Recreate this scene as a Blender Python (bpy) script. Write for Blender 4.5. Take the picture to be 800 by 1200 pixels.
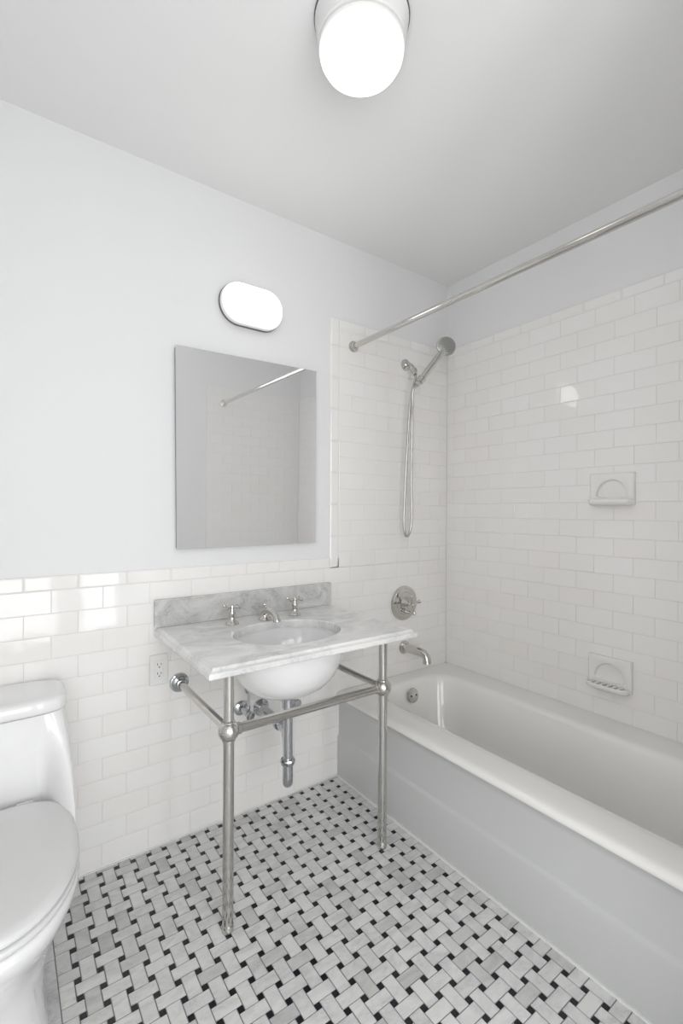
import bpy, bmesh, math, random
from mathutils import Vector, Matrix
random.seed(7)
C = bpy.context.scene.collection
PI = math.pi
for o in list(bpy.data.objects): bpy.data.objects.remove(o)

# ---------------------------------------------------------------- camera
CAM = Vector((0, -1.85, 1.271))
cd = bpy.data.cameras.new('camera'); cam = bpy.data.objects.new('camera', cd); C.objects.link(cam)
cd.sensor_fit = 'VERTICAL'; cd.sensor_height = 36.0
cd.lens = 550.035/1200*36.0
cd.clip_start = 0.01
yaw, pitch, roll = math.radians(35.812), math.radians(-.082), math.radians(.296)
F = Vector((math.sin(yaw)*math.cos(pitch), math.cos(yaw)*math.cos(pitch), math.sin(pitch)))
R = Vector((math.cos(yaw), -math.sin(yaw), 0)); U = R.cross(F)
R2 = R*math.cos(roll)+U*math.sin(roll); U2 = U*math.cos(roll)-R*math.sin(roll)
M = Matrix((R2, U2, -F)).transposed().to_4x4(); M.translation = CAM
cam.matrix_world = M
bpy.context.scene.camera = cam

# ---------------------------------------------------------------- world, light, exposure
W = bpy.data.worlds.new('world'); bpy.context.scene.world = W; W.use_nodes = True
W.node_tree.nodes['Background'].inputs[0].default_value = (.95, .98, 1, 1)
W.node_tree.nodes['Background'].inputs[1].default_value = 1.0
vs = bpy.context.scene.view_settings
vs.view_transform = 'Standard'; vs.look = 'None'; vs.gamma = 1; vs.use_curve_mapping = False
vs.exposure = 0.26
def area(name, loc, sx, sy, power, col, rot):
    l = bpy.data.lights.new(name, 'AREA'); l.shape = 'RECTANGLE'; l.size = sx; l.size_y = sy
    l.energy = power; l.color = col
    o = bpy.data.objects.new(name, l); o.location = loc; o.rotation_euler = rot; C.objects.link(o); return o
# daylight through the two tall windows behind the camera and an added, unseen side window that brightens the tub
DAY = (.985, .99, 1.0)
P_WIDE, P_NARROW, P_SIDE = 15.0, 8.5, 12.5
area('daylight_wide_window', (.05, -3.07, 1.12), .70, 2.0, P_WIDE, DAY, (PI/2, 0, 0))
area('daylight_narrow_window', (.74, -3.07, 1.12), .36, 2.0, P_NARROW, DAY, (PI/2, 0, 0))
area('added_side_daylight', (-.57, -2.39, 1.45), .82, 1.5, P_SIDE, DAY, (PI/2, 0, -PI/2))  # added source out of view, fills the tub wall and apron with light
LAMP_CEIL = 3.5      # emission strength of the ceiling bowl
LAMP_WALL = 4.2

# ---------------------------------------------------------------- materials
def mat(name, col=(.8,.8,.8), rough=.5, metal=0, spec=.5, coat=0):
    m = bpy.data.materials.new(name); m.use_nodes = True
    b = m.node_tree.nodes['Principled BSDF']
    b.inputs['Base Color'].default_value = (*col, 1); b.inputs['Roughness'].default_value = rough
    b.inputs['Metallic'].default_value = metal; b.inputs['Specular IOR Level'].default_value = spec
    b.inputs['Coat Weight'].default_value = coat
    return m, m.node_tree, b
def bump(nt, b, scale, strength, dist=.001, detail=2):
    tc = nt.nodes.new('ShaderNodeTexCoord'); n = nt.nodes.new('ShaderNodeTexNoise')
    n.inputs['Scale'].default_value = scale; n.inputs['Detail'].default_value = detail
    bp = nt.nodes.new('ShaderNodeBump'); bp.inputs['Strength'].default_value = strength; bp.inputs['Distance'].default_value = dist
    nt.links.new(tc.outputs['Object'], n.inputs['Vector']); nt.links.new(n.outputs['Fac'], bp.inputs['Height'])
    nt.links.new(bp.outputs['Normal'], b.inputs['Normal'])
def paint(name, col, rough=.6):
    m, nt, b = mat(name, col, rough, spec=.3); bump(nt, b, 60, .15, .001); return m
wall_paint = paint('wall_paint', (.82, .82, .822), .55)
ceil_paint = paint('ceiling_paint', (.89, .89, .885), .75)
trim_paint = paint('trim_paint', (.84, .84, .83), .3)
wood_hall = paint('hall_floor', (.50, .44, .37), .4)

def tile_mat(name, ca, cb, rough=.06):
    m, nt, b = mat(name, ca, rough, spec=.5)
    at = nt.nodes.new('ShaderNodeAttribute'); at.attribute_name = 'tone'
    mx = nt.nodes.new('ShaderNodeMix'); mx.data_type = 'RGBA'
    mx.inputs[6].default_value = (*ca, 1); mx.inputs[7].default_value = (*cb, 1)
    nt.links.new(at.outputs['Fac'], mx.inputs[0]); nt.links.new(mx.outputs[2], b.inputs['Base Color'])
    bump(nt, b, 14, .55, .0012, 1)
    return m
subway = tile_mat('glazed_white_tile', (.90, .892, .878), (.89, .862, .835))
grout = mat('wall_grout', (.79, .78, .76), .9)[0]
floor_grout = mat('floor_grout', (.27, .27, .27), .9)[0]
caulk = mat('white_caulk', (.78, .78, .77), .5)[0]

def marble(name, base, vein, scale=6, rough=.18, toned=False, lo=.42, hi=.62):
    m, nt, b = mat(name, base, rough)
    tc = nt.nodes.new('ShaderNodeTexCoord')
    n1 = nt.nodes.new('ShaderNodeTexNoise'); n1.inputs['Scale'].default_value = scale; n1.inputs['Detail'].default_value = 8
    n1.inputs['Roughness'].default_value = .62; n1.inputs['Distortion'].default_value = 1.1
    n2 = nt.nodes.new('ShaderNodeTexNoise'); n2.inputs['Scale'].default_value = scale*2.3; n2.inputs['Detail'].default_value = 5
    n2.inputs['Distortion'].default_value = 2.2
    mp = nt.nodes.new('ShaderNodeMapping'); mp.inputs['Scale'].default_value = (1, 1.9, 1.4); mp.inputs['Rotation'].default_value = (.3, .2, .6)
    nt.links.new(tc.outputs['Object'], mp.inputs['Vector'])
    vec = mp.outputs['Vector']
    if toned:   # every mosaic piece is cut from a different spot of the stone
        at = nt.nodes.new('ShaderNodeAttribute'); at.attribute_name = 'tone'
        sc = nt.nodes.new('ShaderNodeVectorMath'); sc.operation = 'SCALE'; sc.inputs['Scale'].default_value = 40
        ad = nt.nodes.new('ShaderNodeVectorMath'); ad.operation = 'ADD'
        nt.links.new(at.outputs['Color'], sc.inputs[0]); nt.links.new(sc.outputs[0], ad.inputs[0]); nt.links.new(vec, ad.inputs[1]); vec = ad.outputs[0]
    nt.links.new(vec, n1.inputs['Vector']); nt.links.new(vec, n2.inputs['Vector'])
    mr = nt.nodes.new('ShaderNodeMapRange'); mr.inputs[1].default_value = lo; mr.inputs[2].default_value = hi
    nt.links.new(n1.outputs['Fac'], mr.inputs[0])
    # thin veins: |n2 - .5| small
    s = nt.nodes.new('ShaderNodeMath'); s.operation = 'SUBTRACT'; s.inputs[1].default_value = .5; nt.links.new(n2.outputs['Fac'], s.inputs[0])
    a = nt.nodes.new('ShaderNodeMath'); a.operation = 'ABSOLUTE'; nt.links.new(s.outputs[0], a.inputs[0])
    mr2 = nt.nodes.new('ShaderNodeMapRange'); mr2.inputs[1].default_value = 0; mr2.inputs[2].default_value = .035
    mr2.inputs[3].default_value = .55; mr2.inputs[4].default_value = 0; nt.links.new(a.outputs[0], mr2.inputs[0])
    mul = nt.nodes.new('ShaderNodeMath'); mul.operation = 'MULTIPLY'; nt.links.new(mr.outputs[0], mul.inputs[0]); mul.inputs[1].default_value = .6
    add = nt.nodes.new('ShaderNodeMath'); add.operation = 'ADD'; add.use_clamp = True
    m3 = nt.nodes.new('ShaderNodeMath'); m3.operation = 'MULTIPLY'; nt.links.new(mr2.outputs[0], m3.inputs[0]); nt.links.new(mr.outputs[0], m3.inputs[1])
    nt.links.new(mul.outputs[0], add.inputs[0]); nt.links.new(m3.outputs[0], add.inputs[1])
    mx = nt.nodes.new('ShaderNodeMix'); mx.data_type = 'RGBA'
    mx.inputs[6].default_value = (*base, 1); mx.inputs[7].default_value = (*vein, 1)
    nt.links.new(add.outputs[0], mx.inputs[0]); out = mx.outputs[2]
    if toned:
        at2 = nt.nodes.new('ShaderNodeSeparateColor'); nt.links.new(at.outputs['Color'], at2.inputs[0])
        pw = nt.nodes.new('ShaderNodeMath'); pw.operation = 'POWER'; pw.inputs[1].default_value = 5; nt.links.new(at2.outputs[0], pw.inputs[0])
        k = nt.nodes.new('ShaderNodeMapRange'); k.inputs[3].default_value = 1.0; k.inputs[4].default_value = .74; nt.links.new(pw.outputs[0], k.inputs[0])
        v = nt.nodes.new('ShaderNodeVectorMath'); v.operation = 'SCALE'; nt.links.new(out, v.inputs[0]); nt.links.new(k.outputs[0], v.inputs['Scale']); out = v.outputs[0]
    nt.links.new(out, b.inputs['Base Color'])
    return m
counter_marble = marble('counter_marble', (.83, .825, .81), (.58, .58, .58), 5, .15)
splash_marble = marble('splash_marble', (.68, .675, .66), (.38, .38, .385), 7, .2, lo=.38, hi=.65)
mosaic_marble = marble('mosaic_marble', (.75, .747, .735), (.55, .55, .55), 9, .28, True)
border_marble = marble('border_marble', (.68, .68, .68), (.44, .44, .45), 8, .25)
black_stone = mat('black_stone', (.008, .010, .014), .15)[0]

porcelain = mat('porcelain', (.85, .85, .845), .08, coat=.3)[0]
seat_plastic = mat('seat_plastic', (.73, .73, .725), .2)[0]
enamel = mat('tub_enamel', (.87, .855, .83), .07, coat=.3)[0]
apron_enamel = mat('tub_apron_enamel', (.60, .607, .60), .16)[0]  # apron base colour set darker and greyer than the tub enamel
dish_ceramic = mat('dish_ceramic', (.87, .85, .825), .1)[0]
plastic = mat('outlet_plastic', (.82, .81, .79), .3)[0]
dark = mat('dark_slot', (.03, .03, .03), .6)[0]
gasket = mat('grey_gasket', (.12, .12, .12), .5)[0]
lamp_metal = mat('lamp_white_metal', (.78, .78, .77), .3)[0]
def metal(name, col, rough):
    m, nt, b = mat(name, col, rough, 1); return m
nickel = metal('polished_nickel', (.60, .585, .56), .09)
chrome = metal('chrome', (.55, .56, .58), .07)
satin = metal('satin_spray_face', (.44, .44, .43), .4)
hose_m = metal('hose_metal', (.55, .54, .52), .25)
mirror_m = mat('mirror_silver', (.96, .965, .965), .012, .78)[0]
mirror_edge = metal('mirror_edge', (.35, .36, .36), .3)
def glow(name, hot, cool, axis, a, b_, col=(1, .975, .94)):
    """opal glass with a lamp behind its face: bright over the face, dimmer round the rim"""
    m, nt, b = mat(name, (.62, .62, .61), .22)
    tc = nt.nodes.new('ShaderNodeTexCoord'); sp = nt.nodes.new('ShaderNodeSeparateXYZ')
    mr = nt.nodes.new('ShaderNodeMapRange'); mr.interpolation_type = 'SMOOTHSTEP'
    mr.inputs[1].default_value = a; mr.inputs[2].default_value = b_; mr.inputs[3].default_value = cool; mr.inputs[4].default_value = hot
    nt.links.new(tc.outputs['Object'], sp.inputs[0]); nt.links.new(sp.outputs[axis], mr.inputs[0])
    nt.links.new(mr.outputs[0], b.inputs['Emission Strength'])
    b.inputs['Emission Color'].default_value = (*col, 1)
    return m
ceil_glass = glow('lit_opal_glass_ceiling', LAMP_CEIL, .22, 2, 2.500, 2.418)
wall_glass = glow('lit_opal_glass_wall', LAMP_WALL, .20, 1, -.034, -.080)

# ---------------------------------------------------------------- mesh helpers
def obj(name, bm, m, parent=None, smooth=False, angle=40):
    bmesh.ops.recalc_face_normals(bm, faces=bm.faces)
    me = bpy.data.meshes.new(name); bm.to_mesh(me); bm.free()
    o = bpy.data.objects.new(name, me); C.objects.link(o)
    for k in (m if isinstance(m, (list, tuple)) else [m]): me.materials.append(k)
    if smooth:
        me.shade_smooth()
        try: me.set_sharp_from_angle(angle=math.radians(angle))
        except Exception: pass
    if parent is not None:
        o.parent = parent
        o.matrix_parent_inverse = Matrix.Translation(-parent.location)
    return o
def thing(name, label, cat, loc, group=None):
    o = bpy.data.objects.new(name, None); o.location = loc; o.empty_display_size = .05; C.objects.link(o)
    o['label'] = label; o['category'] = cat
    if group: o['group'] = group
    return o
def tag(o, label, cat, group=None):
    o['label'] = label; o['category'] = cat
    if group: o['group'] = group
    return o
def struct(o): o['kind'] = 'structure'; return o
def box(bm, x0, x1, y0, y1, z0, z1, bev=0, seg=2):
    r = bmesh.ops.create_cube(bm, size=1)
    vs_ = r['verts']
    for v in vs_:
        v.co = Vector((x0 if v.co.x < 0 else x1, y0 if v.co.y < 0 else y1, z0 if v.co.z < 0 else z1))
    if bev:
        es = list({e for v in vs_ for e in v.link_edges})
        bmesh.ops.bevel(bm, geom=es, offset=bev, segments=seg, affect='EDGES', profile=.5)
def loft(bm, rings, cap0=True, cap1=True, closed=True):
    vr = [[bm.verts.new(p) for p in r] for r in rings]
    n = len(rings[0])
    for a, b in zip(vr[:-1], vr[1:]):
        for i in range(n if closed else n-1):
            j = (i+1) % n
            bm.faces.new((a[i], a[j], b[j], b[i]))
    if cap0: bm.faces.new(list(reversed(vr[0])))
    if cap1: bm.faces.new(vr[-1])
    return vr
def frame_of(d):
    d = d.normalized(); up = Vector((0, 0, 1)) if abs(d.z) < .9 else Vector((1, 0, 0))
    a = d.cross(up).normalized(); return a, d.cross(a).normalized()
def lathe(bm, origin, axis, prof, n=32, cap0=True, cap1=True):
    """prof: list of (distance along axis, radius)"""
    o = Vector(origin); d = Vector(axis).normalized(); a, b = frame_of(d)
    rings = [[o+d*t+(a*math.cos(2*PI*i/n)+b*math.sin(2*PI*i/n))*max(r, 1e-5) for i in range(n)] for t, r in prof]
    loft(bm, rings, cap0, cap1)
def smooth_path(pts, n=8):
    P = [Vector(p) for p in pts]; P = [2*P[0]-P[1]]+P+[2*P[-1]-P[-2]]; out = []
    for i in range(1, len(P)-2):
        p0, p1, p2, p3 = P[i-1:i+3]
        for k in range(n):
            t = k/n
            out.append(.5*((2*p1)+(p2-p0)*t+(2*p0-5*p1+4*p2-p3)*t*t+(3*p1-p0-3*p2+p3)*t**3))
    out.append(P[-2]); return out
def tube(bm, pts, r, n=16, sm=0):
    P = smooth_path(pts, sm) if sm else [Vector(p) for p in pts]
    rr = r if isinstance(r, (list, tuple)) else None
    rings = []; a = None
    for i, p in enumerate(P):
        d = (P[min(i+1, len(P)-1)]-P[max(i-1, 0)]).normalized()
        if a is None: a, b = frame_of(d)
        else:
            a = (a-d*a.dot(d)).normalized(); b = d.cross(a)
        if rr:
            t = i/(len(P)-1)*(len(rr)-1); k = min(int(t), len(rr)-2); q = rr[k]+(rr[k+1]-rr[k])*(t-k)
        else: q = r
        rings.append([p+(a*math.cos(2*PI*j/n)+b*math.sin(2*PI*j/n))*q for j in range(n)])
    loft(bm, rings)
def sphere(bm, c, r, sz=1):
    res = bmesh.ops.create_uvsphere(bm, u_segments=28, v_segments=18, radius=r)
    for v in res['verts']: v.co = Vector((v.co.x, v.co.y, v.co.z*sz))+Vector(c)
def rrect(x0, x1, y0, y1, z, r, k=10):
    """rounded rectangle ring, counter-clockwise, constant count; r = radius or 4 radii (x1y1, x0y1, x0y0, x1y0)"""
    rs = r if isinstance(r, (list, tuple)) else (r,)*4
    out = []
    for (cx, cy, a0), q in zip(((x1, y1, 0), (x0, y1, 90), (x0, y0, 180), (x1, y0, 270)), rs):
        sx = -1 if cx == x1 else 1; sy = -1 if cy == y1 else 1
        for i in range(k+1):
            a = math.radians(a0+90*i/k)
            out.append(Vector((cx+sx*q+q*math.cos(a), cy+sy*q+q*math.sin(a), z)))
    return out

# ---------------------------------------------------------------- tile fields
def tiles(bm, o, u, v, n, rects, gap=.0007, bev=.0012, h=.008, tilt=.0003, toneR=1.0):
    """rects in (u0,u1,v0,v1); pillow-edged tiles standing h off the plane o along n"""
    o, u, v, n = Vector(o), Vector(u), Vector(v), Vector(n)
    lay = bm.loops.layers.float_color.get('tone') or bm.loops.layers.float_color.new('tone')
    for a0, a1, b0, b1 in rects:
        a0 += gap; a1 -= gap; b0 += gap; b1 -= gap
        if a1-a0 < .004 or b1-b0 < .004: continue
        c = [(a0, b0), (a1, b0), (a1, b1), (a0, b1)]; g = bev
        ti = [(a0+g, b0+g), (a1-g, b0+g), (a1-g, b1-g), (a0+g, b1-g)]
        tu, tv = random.uniform(-tilt, tilt), random.uniform(-tilt, tilt)
        sg = [(-1, -1), (1, -1), (1, 1), (-1, 1)]
        base = [bm.verts.new(o+u*p+v*q) for p, q in c]
        side = [bm.verts.new(o+u*p+v*q+n*(h-g*.7+s*tu+t*tv)) for (p, q), (s, t) in zip(c, sg)]
        top = [bm.verts.new(o+u*p+v*q+n*(h+s*tu+t*tv)) for (p, q), (s, t) in zip(ti, sg)]
        fs = [bm.faces.new(top)]
        for k in range(4):
            j = (k+1) % 4
            fs.append(bm.faces.new((base[k], base[j], side[j], side[k])))
            fs.append(bm.faces.new((side[k], side[j], top[j], top[k])))
        tn = (random.random(), random.random(), random.random(), 1)
        for f in fs:
            for l in f.loops: l[lay] = tn
PZ, PX = .0762, .1565
def brick_rects(u0, u1, z0, z1, zbase, ph_even, ph_odd, holes=()):
    """running bond: row boundaries at zbase + k*PZ, joints at ph + i*PX"""
    out = []
    k = math.floor((z0-zbase)/PZ+1e-6)
    while zbase+k*PZ < z1-1e-4:
        a, b = max(z0, zbase+k*PZ), min(z1, zbase+(k+1)*PZ)
        ph = ph_even if k % 2 == 0 else ph_odd
        i = math.floor((u0-ph)/PX)
        while ph+i*PX < u1-1e-4:
            p, q = max(u0, ph+i*PX), min(u1, ph+(i+1)*PX)
            if q-p > .006 and b-a > .006: out.append((p, q, a, b))
            i += 1
        k += 1
    return out
def tilewall(name, parent, o, u, v, n, rects, m=subway, **kw):
    bm = bmesh.new(); tiles(bm, o, u, v, n, rects, **kw)
    return obj(name, bm, m, parent)

XL, XR, YF, ZC = -.50, 2.085, -1.73, 2.575
XT = 1.264
TH = .12
# ================================================================= SETTING
def plainwall(name, boxes, m=wall_paint):
    bm = bmesh.new()
    for b in boxes: box(bm, *b)
    return struct(obj(name, bm, m))
wb = plainwall('wall_back', [(XL-TH, XR+TH, 0, TH, -.02, ZC)])
wr = plainwall('wall_right', [(XR, XR+TH, YF-TH, 0, -.02, ZC)])
BY = -3.0                     # the room runs on behind the tub's end wall; windows there
WY0, WY1, WZ0, WZ1 = -2.80, -1.98, .70, 2.20  # opening of the added side window
wl = plainwall('wall_left', [(XL-TH, XL, WY1, 0, -.02, ZC), (XL-TH, XL, BY, WY0, -.02, ZC), (XL-TH, XL, WY0, WY1, -.02, WZ0), (XL-TH, XL, WY0, WY1, WZ1, ZC)])
EX = 1.02
wf = plainwall('wall_front', [(EX, XR, YF-TH, YF, -.02, ZC)])
FW = ((-.30, .40), (.56, .92)); FZ0, FZ1 = .12, 2.12
plainwall('wall_entry', [(EX, EX+TH, BY-TH, YF-TH, -.02, ZC)])
plainwall('wall_window_side', [(XL-TH, FW[0][0], BY-TH, BY, -.02, ZC), (FW[0][1], FW[1][0], BY-TH, BY, -.02, ZC), (FW[1][1], EX+TH, BY-TH, BY, -.02, ZC)]
          + [(a, b, BY-TH, BY, -.02, FZ0) for a, b in FW] + [(a, b, BY-TH, BY, FZ1, ZC) for a, b in FW])
bm = bmesh.new(); box(bm, XL-TH, XR+TH, BY-TH, TH, ZC, ZC+.1); struct(obj('ceiling', bm, ceil_paint))
# window linings
for k, (a, b) in enumerate(FW):
    bm = bmesh.new()
    box(bm, a-.04, a+.02, BY-TH+.03, BY+.012, FZ0-.04, FZ1+.04, .003); box(bm, b-.02, b+.04, BY-TH+.03, BY+.012, FZ0-.04, FZ1+.04, .003)
    box(bm, a, b, BY-TH+.03, BY+.012, FZ0-.04, FZ0+.02, .003); box(bm, a, b, BY-TH+.03, BY+.012, FZ1-.02, FZ1+.04, .003)
    struct(obj('window_%d' % (k+1), bm, trim_paint))
bm = bmesh.new()
for a, b in ((WY0-.04, WY0+.02), (WY1-.02, WY1+.04)): box(bm, XL-TH+.03, XL+.012, a, b, WZ0-.04, WZ1+.04, .003)
for a, b in ((WZ0-.04, WZ0+.02), (WZ1-.02, WZ1+.04)): box(bm, XL-TH+.03, XL+.012, WY0, WY1, a, b, .003)
struct(obj('window_3', bm, trim_paint))  # lining of the unseen window added to light the tub side

# floor: grout bed + marble mosaic in a basket weave with black dots
bm = bmesh.new(); box(bm, XL-TH, XR+TH, BY-TH, TH, -.05, -.0025); fl = struct(obj('floor', bm, floor_grout))
px, py = .0547, .0539
gx, gy = 1.263, -.0335
BX = .124                      # left of this a plain marble border runs beside the toilet
S = .0165
rects, dots = [], []
i0 = math.floor((BX-gx)/px)-1; j0 = math.floor((BY-gy)/py)-1
X0f, X1f, Y0f, Y1f = BX, 1.309, BY, 0.0
for i in range(i0, 3):
    for j in range(j0, 3):
        cx, cy = gx+(i+.5)*px, gy+(j+.5)*py
        if (i+j) % 2 == 0: w, h = px+S, py-S
        else: w, h = px-S, py+S
        r = (max(X0f, cx-w/2), min(X1f, cx+w/2), max(Y0f, cy-h/2), min(Y1f, cy+h/2))
        if cy < YF and cx > EX: continue
        if r[1]-r[0] > .004 and r[3]-r[2] > .004: rects.append(r)
        dx, dy = gx+i*px, gy+j*py
        if X0f+.005 < dx < X1f-.005 and Y0f+.005 < dy < Y1f-.005: dots.append((dx-S/2, dx+S/2, dy-S/2, dy+S/2))
tilewall('marble_mosaic', fl, (0, 0, -.005), (1, 0, 0), (0, 1, 0), (0, 0, 1), rects, mosaic_marble, gap=.0016, bev=.0006, h=.005, tilt=.0001)
tilewall('black_dots', fl, (0, 0, -.005), (1, 0, 0), (0, 1, 0), (0, 0, 1), dots, black_stone, gap=.0006, bev=.0006, h=.005, tilt=.0001)
br = []
yy = 0.0
while yy > BY:
    br.append((XL, -.03, max(yy-.305, BY), yy)); br.append((-.03, BX, max(yy-.305, BY), yy)); yy -= .305
tilewall('marble_border', fl, (0, 0, -.005), (1, 0, 0), (0, 1, 0), (0, 0, 1), br, border_marble, gap=.0009, bev=.0007, h=.005, tilt=.0001)
# wall tiling. back wall: wainscot to 1.05 m, full height round the tub
ZB = 1.0
A = dict(o=(0, 0, 0), u=(1, 0, 0), v=(0, 0, 1), n=(0, -1, 0))
rc = brick_rects(XL, XR-.008, 0, ZB, ZB, .056, .133+.0)
rc = [(a, b, c, d) for a, b, c, d in rc]
tilewall('wainscot_tiles', wb, A['o'], A['u'], A['v'], A['n'], rc)
cap = []
x = .056-PX*4
while x < XT: cap.append((max(x, XL), min(x+PX, XT), ZB, ZB+.049)); x += PX
tilewall('wainscot_cap_tiles', wb, A['o'], A['u'], A['v'], A['n'], cap, bev=.004)
ZT = 2.15
tilewall('shower_tiles', wb, A['o'], A['u'], A['v'], A['n'], brick_rects(XT+.05, XR-.008, ZB, ZT, ZB, 1.39, 1.312))
ver = []; z = ZB
while z < ZT+.049: ver.append((XT, XT+.05, z, min(z+2*PZ, ZT+.049))); z += 2*PZ
tilewall('bullnose_edge_tiles', wb, A['o'], A['u'], A['v'], A['n'], ver, bev=.005)
hor = []; x = XT+.05
while x < XR-.01: hor.append((x, min(x+PX, XR-.008), ZT, ZT+.049)); x += PX
tilewall('shower_cap_tiles', wb, A['o'], A['u'], A['v'], A['n'], hor, bev=.004)
bm = bmesh.new(); box(bm, XL, XR, -.0062, .002, 0, ZB+.046); box(bm, XT+.003, XR, -.0062, .002, ZB, ZT+.046); obj('grout', bm, grout, wb)
# right wall
ZBR = 1.163-PZ*13
ZTR = 1.163+PZ*13
tilewall('shower_tiles', wr, (XR, 0, 0), (0, 1, 0), (0, 0, 1), (-1, 0, 0), brick_rects(YF+.008, -.008, .35, ZTR, 1.163, -.998, -.921))
hor = []; y = -.008
while y > YF+.01: hor.append((max(y-PX, YF+.008), y, ZTR, ZTR+.049)); y -= PX
tilewall('shower_cap_tiles', wr, (XR, 0, 0), (0, 1, 0), (0, 0, 1), (-1, 0, 0), hor, bev=.004)
bm = bmesh.new(); box(bm, XR-.0062, XR+.002, YF, 0, .3, ZTR+.046); obj('grout', bm, grout, wr)
# front wall (seen in the mirror)
nf = dict(o=(0, YF, 0), u=(1, 0, 0), v=(0, 0, 1), n=(0, 1, 0))
tilewall('shower_tiles', wf, nf['o'], nf['u'], nf['v'], nf['n'], brick_rects(XT, XR-.008, .35, ZT+.049, ZB, 1.39, 1.312))
bm = bmesh.new(); box(bm, XT+.003, XR, YF-.002, YF+.0062, .3, ZT+.046); obj('grout', bm, grout, wf)
# left wall wainscot
tilewall('wainscot_tiles', wl, (XL, 0, 0), (0, 1, 0), (0, 0, 1), (1, 0, 0), brick_rects(WY1+.045, -.008, 0, ZB+.049, ZB, -.1, -.18))
bm = bmesh.new(); box(bm, XL-.002, XL+.0062, WY1+.045, 0, 0, ZB+.046); obj('grout', bm, grout, wl)
# caulk lines
bm = bmesh.new(); box(bm, 1.303, 1.313, YF, -.008, -.001, .006, .002); struct(obj('trim_3', bm, caulk))
bm = bmesh.new(); box(bm, XL, 1.31, -.0125, -.007, -.001, .004, .001); struct(obj('trim_4', bm, caulk))

# ================================================================= BATHTUB
tub = thing('bathtub', 'white enamelled alcove bathtub with greyer apron along the tiled wall', 'bathtub', (1.70, -.87, 0))
TX1, TY1, TY0 = XR-.009, -.009, YF+.009
bm = bmesh.new()
out = [(1.3005, .379), (1.299, .385), (1.3005, .392), (1.3055, .399), (1.314, .4035), (1.327, .4055), (1.36, .4065), (1.40, .4055)]
rings = []
rings.append(rrect(1.306, TX1, TY0, TY1, .375, .002))
for x0, z in out:
    e = min(x0-1.300, .02) if x0 > 1.3 else 0
    rings.append(rrect(x0, TX1-max(0, (x0-1.33))*.5, TY0+max(0, (x0-1.33))*.5, TY1-max(0, (x0-1.33))*.35, z, .002+max(0, x0-1.31)*.5))
# inside: (x0, x1, y0, y1, z, radius)
ins = [(1.425, 1.945, -1.635, -.085, .4035, .13), (1.440, 1.930, -1.62, -.098, .400, .135), (1.450, 1.921, -1.61, -.106, .392, .135), (1.457, 1.914, -1.595, -.112, .378, .135),
       (1.465, 1.904, -1.56, -.122, .33, .14), (1.478, 1.890, -1.49, -.14, .25, .145), (1.492, 1.874, -1.41, -.16, .17, .15),
       (1.505, 1.858, -1.35, -.185, .12, .15), (1.53, 1.832, -1.30, -.22, .09, .14), (1.575, 1.79, -1.24, -.27, .075, .11), (1.62, 1.74, -1.1, -.4, .070, .05)]
for x0, x1, y0, y1, z, r in ins: rings.append(rrect(x0, x1, y0, y1, z, r))
loft(bm, rings, False, True)
body = obj('basin_and_rim', bm, enamel, tub, True, 50)
bm = bmesh.new()
prof = [(1.3115, 0), (1.3115, .183), (1.3125, .188), (1.318, .196), (1.3195, .202), (1.3195, .345), (1.317, .360), (1.311, .370), (1.306, .3755)]
va = [bm.verts.new((x, TY1, z)) for x, z in prof]; vb = [bm.verts.new((x, TY0, z)) for x, z in prof]
vc = [bm.verts.new((1.36, TY1, z)) for x, z in prof]; vd = [bm.verts.new((1.36, TY0, z)) for x, z in prof]
for i in range(len(prof)-1):
    bm.faces.new((va[i], va[i+1], vb[i+1], vb[i])); bm.faces.new((vc[i], vd[i], vd[i+1], vc[i+1]))
    bm.faces.new((va[i], vc[i], vc[i+1], va[i+1])); bm.faces.new((vb[i], vb[i+1], vd[i+1], vd[i]))
bm.faces.new((va[-1], vc[-1], vd[-1], vb[-1])); bm.faces.new((va[0], vb[0], vd[0], vc[0]))
ap = obj('apron', bm, apron_enamel, tub, True, 50); ap['label'] = 'greyer apron front'
bm = bmesh.new()
oc = Vector((1.690, -.1305, .338)); n = Vector((0, -.98, .2)).normalized()
lathe(bm, oc, n, [(-.004, .034), (.004, .037), (.008, .035), (.011, .028), (.0125, .008), (.0125, 0)], 32)
pl = obj('overflow_plate', bm, nickel, tub, True); pl['label'] = 'round nickel overflow plate'
for s in (-1, 1):
    bm = bmesh.new(); lathe(bm, oc+Vector((s*.017, 0, 0))+n*.011, n, [(0, .0045), (.002, .0045), (.003, .003), (.003, 0)], 12)
    obj('screw', bm, dark, pl, True)
bm = bmesh.new(); lathe(bm, (1.69, -.32, .0752), (0, 0, 1), [(0, .035), (.004, .034), (.005, .02), (.004, 0)], 28)
obj('drain', bm, nickel, tub, True)

# ================================================================= CONSOLE SINK
SX0, SX1, SD, SZ, STH = .461, 1.257, .595, .831, .030
sk = thing('console_sink', 'console sink with grey veined marble top on two polished nickel legs', 'sink', (.859, -.30, 0))
ex, ey, ea, eb = .853, -.338, .203, .167
def around(x0, x1, y0, y1, z, n=96):
    """points on the rectangle hit by rays from the hole's centre; corners snapped"""
    pts = []; cx, cy = ex, ey
    for i in range(n):
        a = 2*PI*i/n; dx, dy = math.cos(a), math.sin(a)
        t = min(((x1-cx)/dx if dx > 1e-9 else (x0-cx)/dx if dx < -1e-9 else 1e9), ((y1-cy)/dy if dy > 1e-9 else (y0-cy)/dy if dy < -1e-9 else 1e9))
        pts.append(Vector((cx+dx*t, cy+dy*t, z)))
    for X in (x0, x1):
        for Y in (y0, y1):
            k = min(range(n), key=lambda i: (pts[i]-Vector((X, Y, z))).length); pts[k] = Vector((X, Y, z))
    return pts
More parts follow.
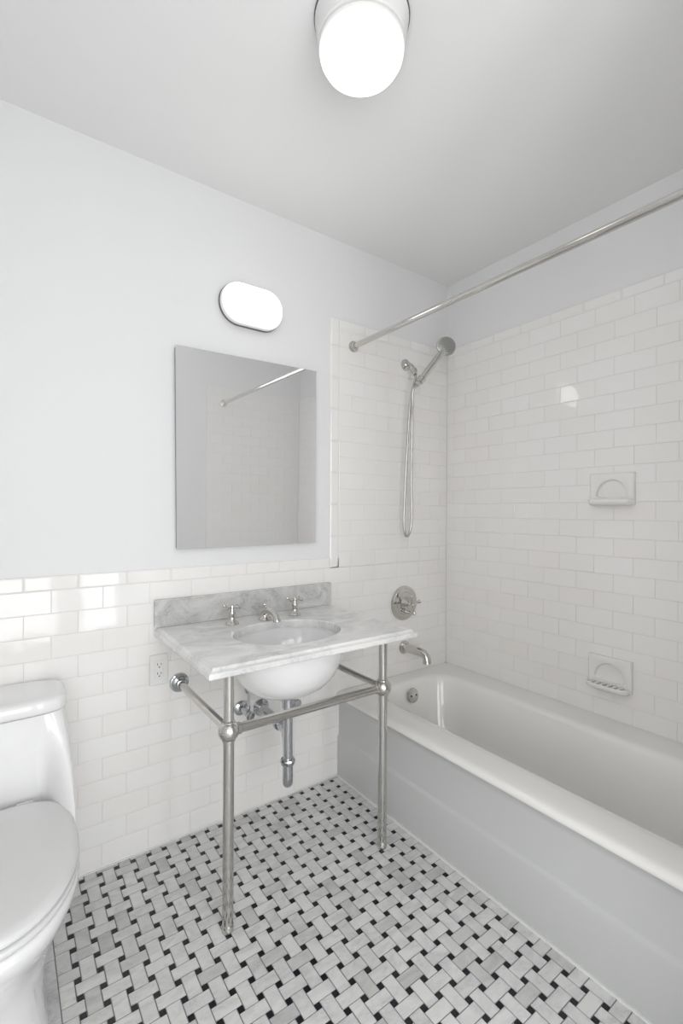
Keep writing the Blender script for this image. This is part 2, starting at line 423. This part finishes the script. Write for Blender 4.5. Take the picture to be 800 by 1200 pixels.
def ell(k, z, n=96, ka=None): return [Vector((ex+ea*k*math.cos(2*PI*i/n), ey+eb*(ka or k)*math.sin(2*PI*i/n), z)) for i in range(n)]
bm = bmesh.new(); YB = -.0085
pf = [(.016, 0), (.014, -.0015), (.0125, -.005), (.0095, -.0085), (.005, -.0105), (.0015, -.012), (0, -.015), (0, -.026), (.002, -.029), (.005, -.030)]
rg = [ell(1.0, SZ-STH), ell(1.0, SZ-.004), ell(1.006, SZ-.001), ell(1.015, SZ)]
rg += [around(SX0+d, SX1-d, -SD+d, YB, SZ+z) for d, z in pf]
vr = loft(bm, rg, False, False)
for i in range(96):
    j = (i+1) % 96; bm.faces.new((vr[-1][i], vr[-1][j], vr[0][j], vr[0][i]))
ct = obj('countertop', bm, counter_marble, sk, True, 3); ct['label'] = 'white marble top with stepped edge'
bm = bmesh.new(); box(bm, SX0, SX1, -.0285, YB, SZ+.0003, .935, .002); obj('backsplash', bm, splash_marble, sk)
# undermount basin: inner and outer shell
bm = bmesh.new()
inn = [(1.03, .8005), (1.025, .79), (1.0, .765), (.95, .73), (.86, .695), (.70, .662), (.50, .640), (.28, .629), (.12, .626)]
outp = [(.11, .612), (.13, .600), (.30, .600), (.50, .610), (.72, .632), (.90, .668), (1.0, .705), (1.06, .75), (1.075, .784), (1.13, .787), (1.15, .790), (1.15, .8005)]
loft(bm, [ell(k, z) for k, z in reversed(outp)]+[ell(k, z) for k, z in reversed(inn)], False, False)
bmv = [v for v in bm.verts]
# close the drain hole with a collar
obj('basin', bm, porcelain, sk, True, 50)
bm = bmesh.new(); lathe(bm, (ex, ey, .608), (0, 0, 1), [(0, .022), (.014, .024), (.019, .026), (.021, .024), (.020, .012), (.014, .010), (.014, 0)], 28)
obj('drain_flange', bm, nickel, sk, True)
LX = (.556, 1.169); LY = -.503; BZ = .606
for i, x in enumerate(LX):
    bm = bmesh.new()
    lathe(bm, (x, LY, 0), (0, 0, 1), [(0, .0155), (.002, .0175), (.022, .0175), (.024, .0165), (.03, .0165), (.575, .0165), (.577, .020), (.584, .0205), (.586, .02),
          (.626, .02), (.628, .0195), (.636, .019), (.638, .0155), (SZ-STH-.012, .0155), (SZ-STH-.010, .018), (SZ-STH+.0003, .018)], 32)
    lg = obj('leg', bm, nickel, sk, True)
    bm = bmesh.new(); sphere(bm, (x, LY, BZ), .032); obj('ball_joint', bm, nickel, lg, True)
bm = bmesh.new(); lathe(bm, (LX[0]+.024, LY, BZ), (1, 0, 0), [(0, .018), (.012, .018), (.014, .0150), (LX[1]-LX[0]-.062, .0150), (LX[1]-LX[0]-.060, .018), (LX[1]-LX[0]-.048, .018)], 28)
obj('front_rail', bm, nickel, sk, True)
for x in LX:
    L = -LY-.024-.009
    bm = bmesh.new(); lathe(bm, (x, LY+.024, BZ), (0, 1, 0), [(0, .017), (.012, .017), (.014, .0130), (L, .0130)], 28)
    sb = obj('side_bar', bm, nickel, sk, True)
    bm = bmesh.new(); lathe(bm, (x, -.0085, BZ), (0, -1, 0), [(0, .036), (.004, .0365), (.008, .035), (.010, .030), (.014, .029), (.017, .025), (.020, .018), (.032, .0175), (.034, .0145)], 32)
    fg = obj('wall_flange', bm, chrome, sb, True)

# faucet
fc = thing('widespread_faucet', 'nickel sink faucet with two cross handles on the marble top', 'faucet', (.862, -.125, SZ))
def cross(bm, c, d, r, rad, ang=0.0):
    """cross handle: hub + four arms with ball ends, plane normal d"""
    c = Vector(c); d = Vector(d).normalized(); a, b = frame_of(d)
    lathe(bm, c-d*.009, d, [(0, .006), (.003, .009), (.012, .0095), (.016, .007), (.019, .004), (.020, 0)], 20)
    for k in range(4):
        q = a*math.cos(ang+k*PI/2)+b*math.sin(ang+k*PI/2)
        lathe(bm, c+q*.005, q, [(0, rad*.9), (r*.5, rad*.75), (r*.78, rad), (r*.86, rad*1.35), (r*.95, rad*1.2), (r, 0.0001)], 14)
for x, y in ((.722, -.128), (1.004, -.124)):
    bm = bmesh.new()
    lathe(bm, (x, y, SZ+.0004), (0, 0, 1), [(0, .0255), (.003, .0265), (.007, .024), (.012, .017), (.018, .0125), (.026, .011), (.036, .0115), (.044, .0135), (.05, .011), (.056, .009), (.064, .008)], 28)
    h = obj('valve_base', bm, nickel, fc, True)
    bm = bmesh.new(); cross(bm, (x, y, SZ+.068), (0, 0, 1), .033, .0058, .55); obj('cross_handle', bm, nickel, h, True)
bm = bmesh.new(); x, y = .862, -.128
lathe(bm, (x, y, SZ+.0004), (0, 0, 1), [(0, .026), (.003, .027), (.008, .0245), (.013, .0185), (.022, .016), (.03, .0165), (.036, .014), (.04, .008), (.041, 0)], 28)
tube(bm, [(x, y+.004, SZ+.026), (x, y-.03, SZ+.040), (x, y-.065, SZ+.043), (x, y-.09, SZ+.034), (x, y-.102, SZ+.018)], [.0155, .0150, .013, .0115, .0125], 20, 8)
lathe(bm, (x, y-.1015, SZ+.022), (0, -.25, -1), [(0, .0125), (.004, .0145), (.012, .0145), (.014, .011), (.012, 0)], 20)
sp = obj('spout', bm, nickel, fc, True)
bm = bmesh.new(); lathe(bm, (x, y+.004, SZ+.036), (0, 0, 1), [(0, .003), (.02, .003), (.023, .0055), (.028, .005), (.030, 0)], 14)
for q in ((1, 0, .9), (-1, 0, .9)): lathe(bm, (x, y+.004, SZ+.054), q, [(0, .003), (.012, .0028), (.014, .004), (.017, 0)], 10)
obj('lift_knob', bm, nickel, sp, True)

# drain trap under the basin
tr = thing('sink_drain_trap', 'nickel drain pipe and trap hanging below the white basin', 'drain pipe', (ex, ey, .25))
bm = bmesh.new()
lathe(bm, (ex, ey, .5995), (0, 0, -1), [(0, .030), (.004, .031), (.016, .028), (.018, .022), (.05, .022), (.052, .0175), (.27, .0175)], 28)
tp = obj('tailpiece', bm, chrome, tr, True)
bm = bmesh.new()
lathe(bm, (ex, ey, .362), (0, 0, -1), [(0, .0175), (.001, .025), (.006, .0275), (.014, .0275), (.020, .025), (.022, .022)], 12)
obj('slip_nut', bm, chrome, tp, True, 25)
bm = bmesh.new(); ux, uy = .045*.49, .045*.87
pts = [(ex, ey, .345), (ex, ey, .30)]
for k in range(9):
    a = PI*k/8; pts.append((ex+ux*(1-math.cos(a)), ey+uy*(1-math.cos(a)), .293-.035*math.sin(a)))
pts += [(ex+2*ux, ey+2*uy, .33), (ex+2*ux, ey+2*uy+.002, .375), (ex+2*ux+.001, ey+2*uy+.012, .402), (.904, ey+2*uy+.04, .415), (.905, -.03, .425)]
tube(bm, pts, .0195, 24, 4); obj('trap_bend', bm, chrome, tr, True)
bm = bmesh.new(); lathe(bm, (.905, -.185, .4175), (0, 1, .04), [(0, .020), (.001, .0265), (.016, .0265), (.018, .021)], 12); obj('slip_nut', bm, chrome, tr, True, 25)
bm = bmesh.new(); lathe(bm, (.905, -.0085, .425), (0, -1, 0), [(0, .035), (.003, .036), (.008, .032), (.014, .024), (.022, .021)], 28); obj('wall_escutcheon', bm, chrome, tr, True)
bm = bmesh.new()
lathe(bm, (ex, ey+.018, .568), (0, 1, .1), [(0, .010), (.008, .0135), (.014, .0135), (.022, .008), (.026, .003), (.19, .0028), (.192, 0)], 16)
tube(bm, [(.862, -.124, .80), (.857, -.128, .50)], .0028, 10)
box(bm, .851, .866, -.138, -.118, .560, .585, .003)
obj('pop_up_linkage', bm, chrome, tr, True)
# supply stops
def stop(x, z, bend, label, xt):
    t = thing('supply_stop_valve', label, 'valve', (x, -.0085, z), 'supply stops under the sink')
    bm = bmesh.new(); lathe(bm, (x, -.0085, z), (0, -1, 0), [(0, .029), (.003, .030), (.007, .026), (.010, .012), (.05, .0085), (.052, .013), (.078, .013), (.080, .008)], 28)
    tube(bm, [(x, -.075, z), (x+.004, -.075, z+.03)], [.0105, .009], 16); b = obj('valve_body', bm, chrome, t, True)
    bm = bmesh.new(); c = Vector((x, -.10, z))
    lathe(bm, (x, -.086, z), (0, -1, 0), [(0, .006), (.012, .006), (.014, .018), (.022, .019), (.026, .016), (.027, 0)], 10); obj('oval_knob', bm, chrome, t, True, 30)
    bm = bmesh.new(); tube(bm, [(x+.004, -.075, z+.02), (x+.004, -.075, z+.085), (x+bend*.3, -.08, z+.105), (xt, -.122, .75), (xt, -.126, .80)], .0048, 12, 8); obj('supply_tube', bm, chrome, t, True)
stop(.812, .444, -.04, 'chrome supply stop valve on the wall under the left faucet handle', .724)
stop(1.03, .444, -.02, 'chrome supply stop valve on the wall right of the drain trap', 1.004)

# ================================================================= TOILET
to = thing('toilet', 'white one-piece toilet with closed lid against the tiled wall', 'toilet', (-.02, -.37, 0))
TX = -.022
def tankring(w, yb, yf, z, arm=0, n=64, e=5):
    out = []; yc, h = (yb+yf)/2, (yb-yf)/2
    for i in range(n):
        a = 2*PI*i/n; c, s = math.cos(a), math.sin(a)
        x = w*math.copysign(abs(c)**(2/e), c); y = yc+h*math.copysign(abs(s)**(2/e), s)
        u = abs(x)/w
        if s < 0 and arm:
            t = min(max((u-.60)/.40, 0), 1); t = t*t*(3-2*t)
            y -= arm*t*min(1, -s*3)
        elif s < 0: pass
        out.append(Vector((TX+x, y, z)))
    return out
bm = bmesh.new()
tk = [(.120, -.02, -.19, .20, 0), (.150, -.016, -.212, .30, .03), (.168, -.015, -.218, .34, .12), (.180, -.015, -.218, .375, .20), (.186, -.015, -.218, .40, .235)]
rings = [tankring(w, yb, yf, z, am) for w, yb, yf, z, am in tk]
for z, w, yf, arm in ((.425, .190, -.218, .23), (.445, .193, -.218, .185), (.465, .1955, -.218, .145), (.49, .197, -.218, .11), (.52, .1965, -.217, .078), (.56, .194, -.216, .044), (.60, .190, -.214, .020), (.664, .182, -.211, 0)):
    rings.append(tankring(w, -.015, yf, z, arm))
loft(bm, rings); obj('tank', bm, porcelain, to, True, 60)
bm = bmesh.new()
rings = [tankring(w, -.013, yf, z) for w, yf, z in ((.180, -.209, .666), (.186, -.218, .668), (.1875, -.220, .674), (.1875, -.220, .694), (.1855, -.217, .702), (.180, -.210, .7075), (.168, -.196, .7095), (.12, -.15, .7105))]
loft(bm, rings); obj('tank_lid', bm, porcelain, to, True, 60)
def egg(w, yb, yf, z, n=72, yc=-.47, eb=3.4):
    out = []
    for i in range(n):
        a = 2*PI*i/n; c, s = math.cos(a), math.sin(a)
        if s < 0: x, y = w*c, yc+(yc-yf)*s
        else: x, y = w*math.copysign(abs(c)**(2/eb), c), yc+(yb-yc)*abs(s)**(2/eb)
        out.append(Vector((TX+x, y, z)))
    return out
bm = bmesh.new()
bw = [(.118, -.05, -.60, 0), (.118, -.05, -.60, .012), (.112, -.05, -.59, .03), (.108, -.05, -.585, .10), (.112, -.05, -.60, .17), (.128, -.05, -.635, .23), (.150, -.06, -.68, .29),
      (.170, -.07, -.722, .335), (.180, -.08, -.742, .365), (.184, -.10, -.750, .385), (.183, -.12, -.748, .397), (.178, -.13, -.742, .402)]
loft(bm, [egg(w, yb, yf, z) for w, yb, yf, z in bw]); obj('bowl', bm, porcelain, to, True, 60)
bm = bmesh.new()
sr = [(.170, -.262, -.730, .404), (.181, -.255, -.744, .405), (.184, -.252, -.748, .410), (.184, -.252, -.748, .416), (.181, -.255, -.745, .420), (.17, -.262, -.73, .4205)]
loft(bm, [egg(w, yb, yf, z) for w, yb, yf, z in sr]); obj('seat', bm, seat_plastic, to, True, 60)
bm = bmesh.new()
sr = [(.170, -.255, -.728, .4225), (.180, -.249, -.742, .4235), (.183, -.246, -.745, .428), (.183, -.246, -.745, .434), (.178, -.251, -.738, .4405), (.165, -.262, -.72, .444), (.12, -.29, -.65, .446), (.05, -.38, -.55, .447)]
loft(bm, [egg(w, yb, yf, z) for w, yb, yf, z in sr]); obj('seat_lid', bm, seat_plastic, to, True, 60)
for s in (-1, 1):
    bm = bmesh.new(); lathe(bm, (TX+s*.075-.02, -.240, .428), (1, 0, 0), [(0, .007), (.002, .009), (.038, .009), (.04, .007)], 16); obj('hinge', bm, seat_plastic, to, True)

# ================================================================= MIRROR
mi = thing('mirror_cabinet', 'frameless mirror cabinet door on the white wall above the sink', 'mirror', (.85, 0, 1.51))
q = [(.538, 1.120), (1.175, 1.127), (1.160, 1.910), (.528, 1.901)]   # x, z of the corners as hung
q = [(.541, 1.121), (1.173, 1.127), (1.166, 1.914), (.531, 1.902)]
def my(z): return -.023-(z-1.12)*.0085
bm = bmesh.new()
f = [bm.verts.new((x, my(z), z)) for x, z in q]; g = [bm.verts.new((x+(.0015 if i in (0, 3) else -.0015), my(z)+.004, z)) for i, (x, z) in enumerate(q)]
bm.faces.new(f)
for i in range(4): bm.faces.new((f[i], f[(i+1) % 4], g[(i+1) % 4], g[i]))
bm.faces.new(list(reversed(g))); gl = obj('mirror_glass', bm, mirror_m, mi)
bm = bmesh.new()
f = [bm.verts.new((x+(.004 if i in (0, 3) else -.004), my(z)+.0042, z+(.004 if i < 2 else -.004))) for i, (x, z) in enumerate(q)]
g = [bm.verts.new((x+(.004 if i in (0, 3) else -.004), 0, z+(.004 if i < 2 else -.004))) for i, (x, z) in enumerate(q)]
bm.faces.new(f); bm.faces.new(list(reversed(g)))
for i in range(4): bm.faces.new((f[i], f[(i+1) % 4], g[(i+1) % 4], g[i]))
obj('cabinet_body', bm, mirror_edge, mi)

# ================================================================= LAMPS
def stadium(cx, cz, a, b, y):
    """horizontal oval with half-round ends, half width a, half height b, in the plane y"""
    return [Vector((p.x, y, p.y)) for p in rrect(cx-a, cx+a, cz-b, cz+b, 0, b*.97, 16)]
wlx, wlz = .845, 2.125
wlp = thing('oval_wall_lamp', 'lit oval white glass lamp on the wall above the mirror', 'lamp', (wlx, 0, wlz))
bm = bmesh.new(); loft(bm, [stadium(wlx, wlz, .136, .083, y) for y in (0, -.006)]+[stadium(wlx, wlz, .133, .080, -.010)])
obj('back_plate', bm, lamp_metal, wlp, True)
bm = bmesh.new(); loft(bm, [stadium(wlx, wlz, .134, .081, -.0102), stadium(wlx, wlz, .139, .086, -.012), stadium(wlx, wlz, .139, .086, -.016), stadium(wlx, wlz, .134, .081, -.018)])
obj('gasket', bm, gasket, wlp, True)
bm = bmesh.new(); loft(bm, [stadium(wlx, wlz, a, b, y) for a, b, y in ((.135, .082, -.0182), (.137, .084, -.022), (.137, .084, -.032), (.134, .081, -.045), (.128, .075, -.058), (.117, .064, -.068), (.097, .045, -.074), (.062, .012, -.076))])
obj('glass_shade', bm, wall_glass, wlp, True, 60)
clx, cly = .768, -.866
cl = thing('round_ceiling_lamp', 'lit round white glass lamp on the ceiling', 'lamp', (clx, cly, ZC))
bm = bmesh.new(); lathe(bm, (clx, cly, ZC-.005), (0, 0, -1), [(0, .122), (.003, .1245), (.010, .1235), (.030, .119), (.050, .117), (.058, .1165), (.061, .1135), (.061, 0)], 64); obj('metal_housing', bm, lamp_metal, cl, True)
bm = bmesh.new(); lathe(bm, (clx, cly, ZC), (0, 0, -1), [(0, .126), (.0035, .127), (.005, .123)], 64, True, True); obj('gasket', bm, gasket, cl, True)
bm = bmesh.new(); lathe(bm, (clx, cly, ZC-.0665), (0, 0, -1), [(0, .108), (.004, .112), (.02, .1125), (.035, .109), (.050, .100), (.064, .084), (.074, .062), (.080, .036), (.082, .0)], 64); obj('glass_shade', bm, ceil_glass, cl, True, 60)

# ================================================================= SHOWER
ro_ = thing('shower_curtain_rod', 'bare polished curtain rod spanning high above the bathtub', 'curtain rod', (1.392, -.87, 2.079))
bm = bmesh.new(); lathe(bm, (1.392, -.012, 2.079), (0, -1, 0), [(0, .0128), (-YF-.024, .0128)], 28); obj('tube', bm, nickel, ro_, True)
for y, d in ((-.0085, -1), (YF+.0085, 1)):
    bm = bmesh.new(); lathe(bm, (1.392, y, 2.079), (0, d, 0), [(0, .025), (.003, .026), (.009, .026), (.011, .021), (.018, .019), (.024, .0175), (.026, .0135)], 28); obj('end_flange', bm, nickel, ro_, True)

sh = thing('hand_shower', 'nickel hand shower resting in its wall bracket with looping hose', 'shower', (1.742, -.0085, 2.05))
sx, sz = 1.744, 2.055
bm = bmesh.new()
lathe(bm, (sx, -.0085, sz), (0, -1, 0), [(0, .030), (.004, .031), (.010, .028), (.014, .018), (.02, .0115)], 28)
tube(bm, [(sx, -.015, sz), (sx, -.035, sz-.002), (sx-.002, -.060, sz-.018), (sx-.006, -.080, sz-.045)], .0105, 16, 6)
arm = obj('shower_arm', bm, nickel, sh, True)
bm = bmesh.new()
hd = Vector((1.846-1.70, -.2+.135, 2.123-1.925)); hb = Vector((1.704, -.135, 1.928))
hb = Vector((1.716, -.140, 1.930)); head = Vector((1.846, -.205, 2.124))
lathe(bm, (sx-.005, -.076, sz-.038), (-.2, -.5, -.8), [(0, .014), (.003, .0165), (.018, .0165), (.02, .013), (.026, .013), (.03, .010), (.045, .010)], 20)
hh = (head-hb).normalized()
lathe(bm, hb+hh*.0, hh, [(0, .016), (.003, .020), (.03, .021), (.033, .017)], 20)
obj('bracket', bm, nickel, sh, True)
bm = bmesh.new()
fn = Vector((-.485, -.87, .09)).normalized()    # the way the spray face looks
tube(bm, [hb-hh*.02, hb+hh*.02, hb+hh*.07, hb+hh*.13, head-hh*.045, head-fn*.016-hh*.01], [.011, .0135, .0165, .016, .014, .012], 20, 5)
lathe(bm, head-fn*.030, fn, [(0, .012), (.004, .028), (.010, .042), (.018, .049), (.026, .0515), (.032, .050), (.034, .046)], 40)
h = obj('shower_head', bm, nickel, sh, True)
bm = bmesh.new(); lathe(bm, head+fn*.0035, fn, [(0, .045), (.002, .045), (.0035, .042), (.0035, 0)], 40)
a, b = frame_of(fn)
for rr, nn in ((.010, 6), (.021, 12), (.032, 18)):
    for k in range(nn):
        t = 2*PI*k/nn; lathe(bm, head+fn*.0068+(a*math.cos(t)+b*math.sin(t))*rr, fn, [(0, .0018), (.0015, .0012)], 6)
f = obj('spray_face', bm, satin, h, True); f['label'] = 'matt grey spray face'
bm = bmesh.new()
e1 = Vector((sx+.010, -.118, sz-.085))
s_ = hb-hh*.018
tube(bm, [s_, s_-hh*.03, (s_.x-.012, s_.y+.020, 1.84), (1.722, -.085, 1.70), (1.728, -.075, 1.45), (1.738, -.07, 1.24), (1.728, -.066, 1.165), (1.708, -.066, 1.143), (1.689, -.068, 1.165),
          (1.682, -.07, 1.24), (1.688, -.075, 1.45), (1.696, -.085, 1.70), (1.700, -.095, 1.84), (1.706, -.102, 1.90), (1.722, -.104, 1.945), (sx-.012, -.100, sz-.080)], .0068, 12, 10)
obj('hose', bm, hose_m, sh, True)

va_ = thing('shower_valve', 'round nickel shower valve plate with cross handle above the tub spout', 'valve', (1.745, -.0085, .782))
vc_ = (1.742, -.0085, .783)
bm = bmesh.new(); lathe(bm, vc_, (0, -1, 0), [(0, .090), (.003, .092), (.006, .091), (.0075, .080), (.010, .078), (.011, .060), (.014, .058), (.016, .034), (.03, .026), (.045, .018), (.048, .012), (.06, .010)], 48); pl = obj('escutcheon', bm, nickel, va_, True, 30)
bm = bmesh.new(); cross(bm, (vc_[0], -.078, vc_[2]), (0, -1, 0), .050, .0075, .25); obj('cross_handle', bm, nickel, va_, True)
bm = bmesh.new(); lathe(bm, (vc_[0], -.018, vc_[2]-.045), (0, -1, 0), [(0, .011), (.012, .010), (.016, .006), (.03, .006), (.032, .010), (.040, .010), (.042, 0)], 20); obj('diverter_knob', bm, nickel, va_, True)
bm = bmesh.new()
lathe(bm, (vc_[0]-.017, -.0195, vc_[2]-.046), (0, -1, 0), [(0, .005), (.002, .004), (.002, 0)], 12)
obj('screw', bm, dark, pl, True)

ts = thing('tub_spout', 'curved nickel tub filler spout on the wall over the bathtub', 'spout', (1.747, -.0085, .544))
bm = bmesh.new(); lathe(bm, (1.745, -.0085, .546), (0, -1, 0), [(0, .034), (.004, .0355), (.010, .033), (.013, .030), (.020, .027), (.026, .0245)], 32); obj('wall_flange', bm, nickel, ts, True)
bm = bmesh.new(); tube(bm, [(1.745, -.02, .546), (1.746, -.08, .547), (1.747, -.13, .548), (1.748, -.158, .541), (1.749, -.172, .522), (1.749, -.175, .500)], [.0235, .023, .0215, .0205, .020, .0215], 24, 6); obj('spout', bm, nickel, ts, True)

# ================================================================= SOAP DISHES
def dish(z0, z1, y0, y1, label, ridged):
    t = thing('soap_dish', label, 'soap dish', (XR-.008, (y0+y1)/2, z0), 'ceramic soap dishes on the tub wall')
    yc = (y0+y1)/2; w = (y1-y0)/2; X = XR-.0085; n = 48
    # face plate with an arched recess
    zc = z0+.040; ra, rb = w*.72, (z1-z0)*.50
    def pt(i, mode, k=1.0):
        a = 2*PI*i/n; dy, dz = math.cos(a), math.sin(a)
        if mode == 'e': return (yc+ra*k*dy, zc+(rb*k*dz if dz > 0 else .012*dz))
        tt = min(w*k/abs(dy) if abs(dy) > 1e-6 else 9, ((z1-zc) if dz > 0 else (zc-z0))/abs(dz) if abs(dz) > 1e-6 else 9)
        return (yc+dy*tt, zc+dz*tt)
    def ring(mode, x, k=1.0, inset=0):
        P = [pt(i, mode, k) for i in range(n)]
        if mode == 'r':
            for Y in (-w, w):
                for Z in (z0, z1):
                    j = min(range(n), key=lambda i: abs(P[i][0]-yc-Y)+abs(P[i][1]-Z)); P[j] = (yc+Y, Z)
            P = [(yc+(p-yc)*(1-inset/w), (z0+z1)/2+(r-(z0+z1)/2)*(1-inset/((z1-z0)/2))) for p, r in P]
        return [Vector((x, p, r)) for p, r in P]
    bm = bmesh.new()
    loft(bm, [ring('r', X), ring('r', X-.014), ring('r', X-.018, inset=.003), ring('r', X-.0185, inset=.006), ring('e', X-.0185, 1.04), ring('e', X-.017, 1.0), ring('e', X-.006, .93), ring('e', X-.0035, .8)])
    obj('face_plate', bm, dish_ceramic, t, True, 35)
    # projecting tray with raised lip
    bm = bmesh.new(); zb = z0+.004; k = 12; depth = .062
    def tray(s, z, d):
        P = [(yc+w*s, X-.010), ]
        for i in range(k+1):
            a = PI*i/k
            P.append((yc+w*s*math.copysign(abs(math.cos(a))**.45, math.cos(a)), X-.012-(depth-.012)*d*abs(math.sin(a))**.6))
        P.append((yc-w*s, X-.010))
        return [Vector((x, y, z)) for y, x in P]
    loft(bm, [tray(.90, zb-.006, .72), tray(.96, zb, .93), tray(.985, zb+.010, 1.0), tray(.985, zb+.016, 1.0), tray(.96, zb+.019, .98), tray(.90, zb+.017, .92), tray(.87, zb+.008, .88), tray(.80, zb+.006, .8)])
    if ridged:
        for i in range(6):
            yy = yc+w*(-.66+.264*i); tube(bm, [(X-.016, yy, zb+.017), (X-.056, yy+.004, zb+.0185)], .0046, 8)
    else:
        for i in range(7):
            yy = yc+w*(-.7+.233*i); tube(bm, [(X-.016, yy, zb+.009), (X-.050, yy+.004, zb+.009)], .0032, 8)
    obj('tray', bm, dish_ceramic, t, True, 50)
dish(1.304, 1.436, -1.006, -.832, 'upper white ceramic soap dish high on the tiled wall', False)
dish(.532, .664, -1.000, -.828, 'lower white ceramic soap dish with ridged tray near the bathtub rim', True)

# ================================================================= OUTLET
ou = thing('wall_outlet', 'white duplex wall outlet in the tiles left of the sink', 'outlet', (.481, -.0085, .67))
bm = bmesh.new(); box(bm, .447, .515, -.0135, -.0082, .612, .728, .003); obj('cover_plate', bm, plastic, ou)
bm = bmesh.new(); box(bm, .4645, .4975, -.0152, -.0125, .637, .704, .002); rp = obj('receptacle', bm, plastic, ou)
bm = bmesh.new()
for zc in (.654, .688):
    for dx, hh_ in ((-.0065, .009), (.0065, .007)): box(bm, .481+dx-.0011, .481+dx+.0011, -.01545, -.0148, zc-hh_/2+.003, zc+hh_/2+.003)
    lathe(bm, (.481, -.0148, zc-.008), (0, -1, 0), [(0, .0026), (.0006, .0026)], 12)
obj('slots', bm, dark, rp)
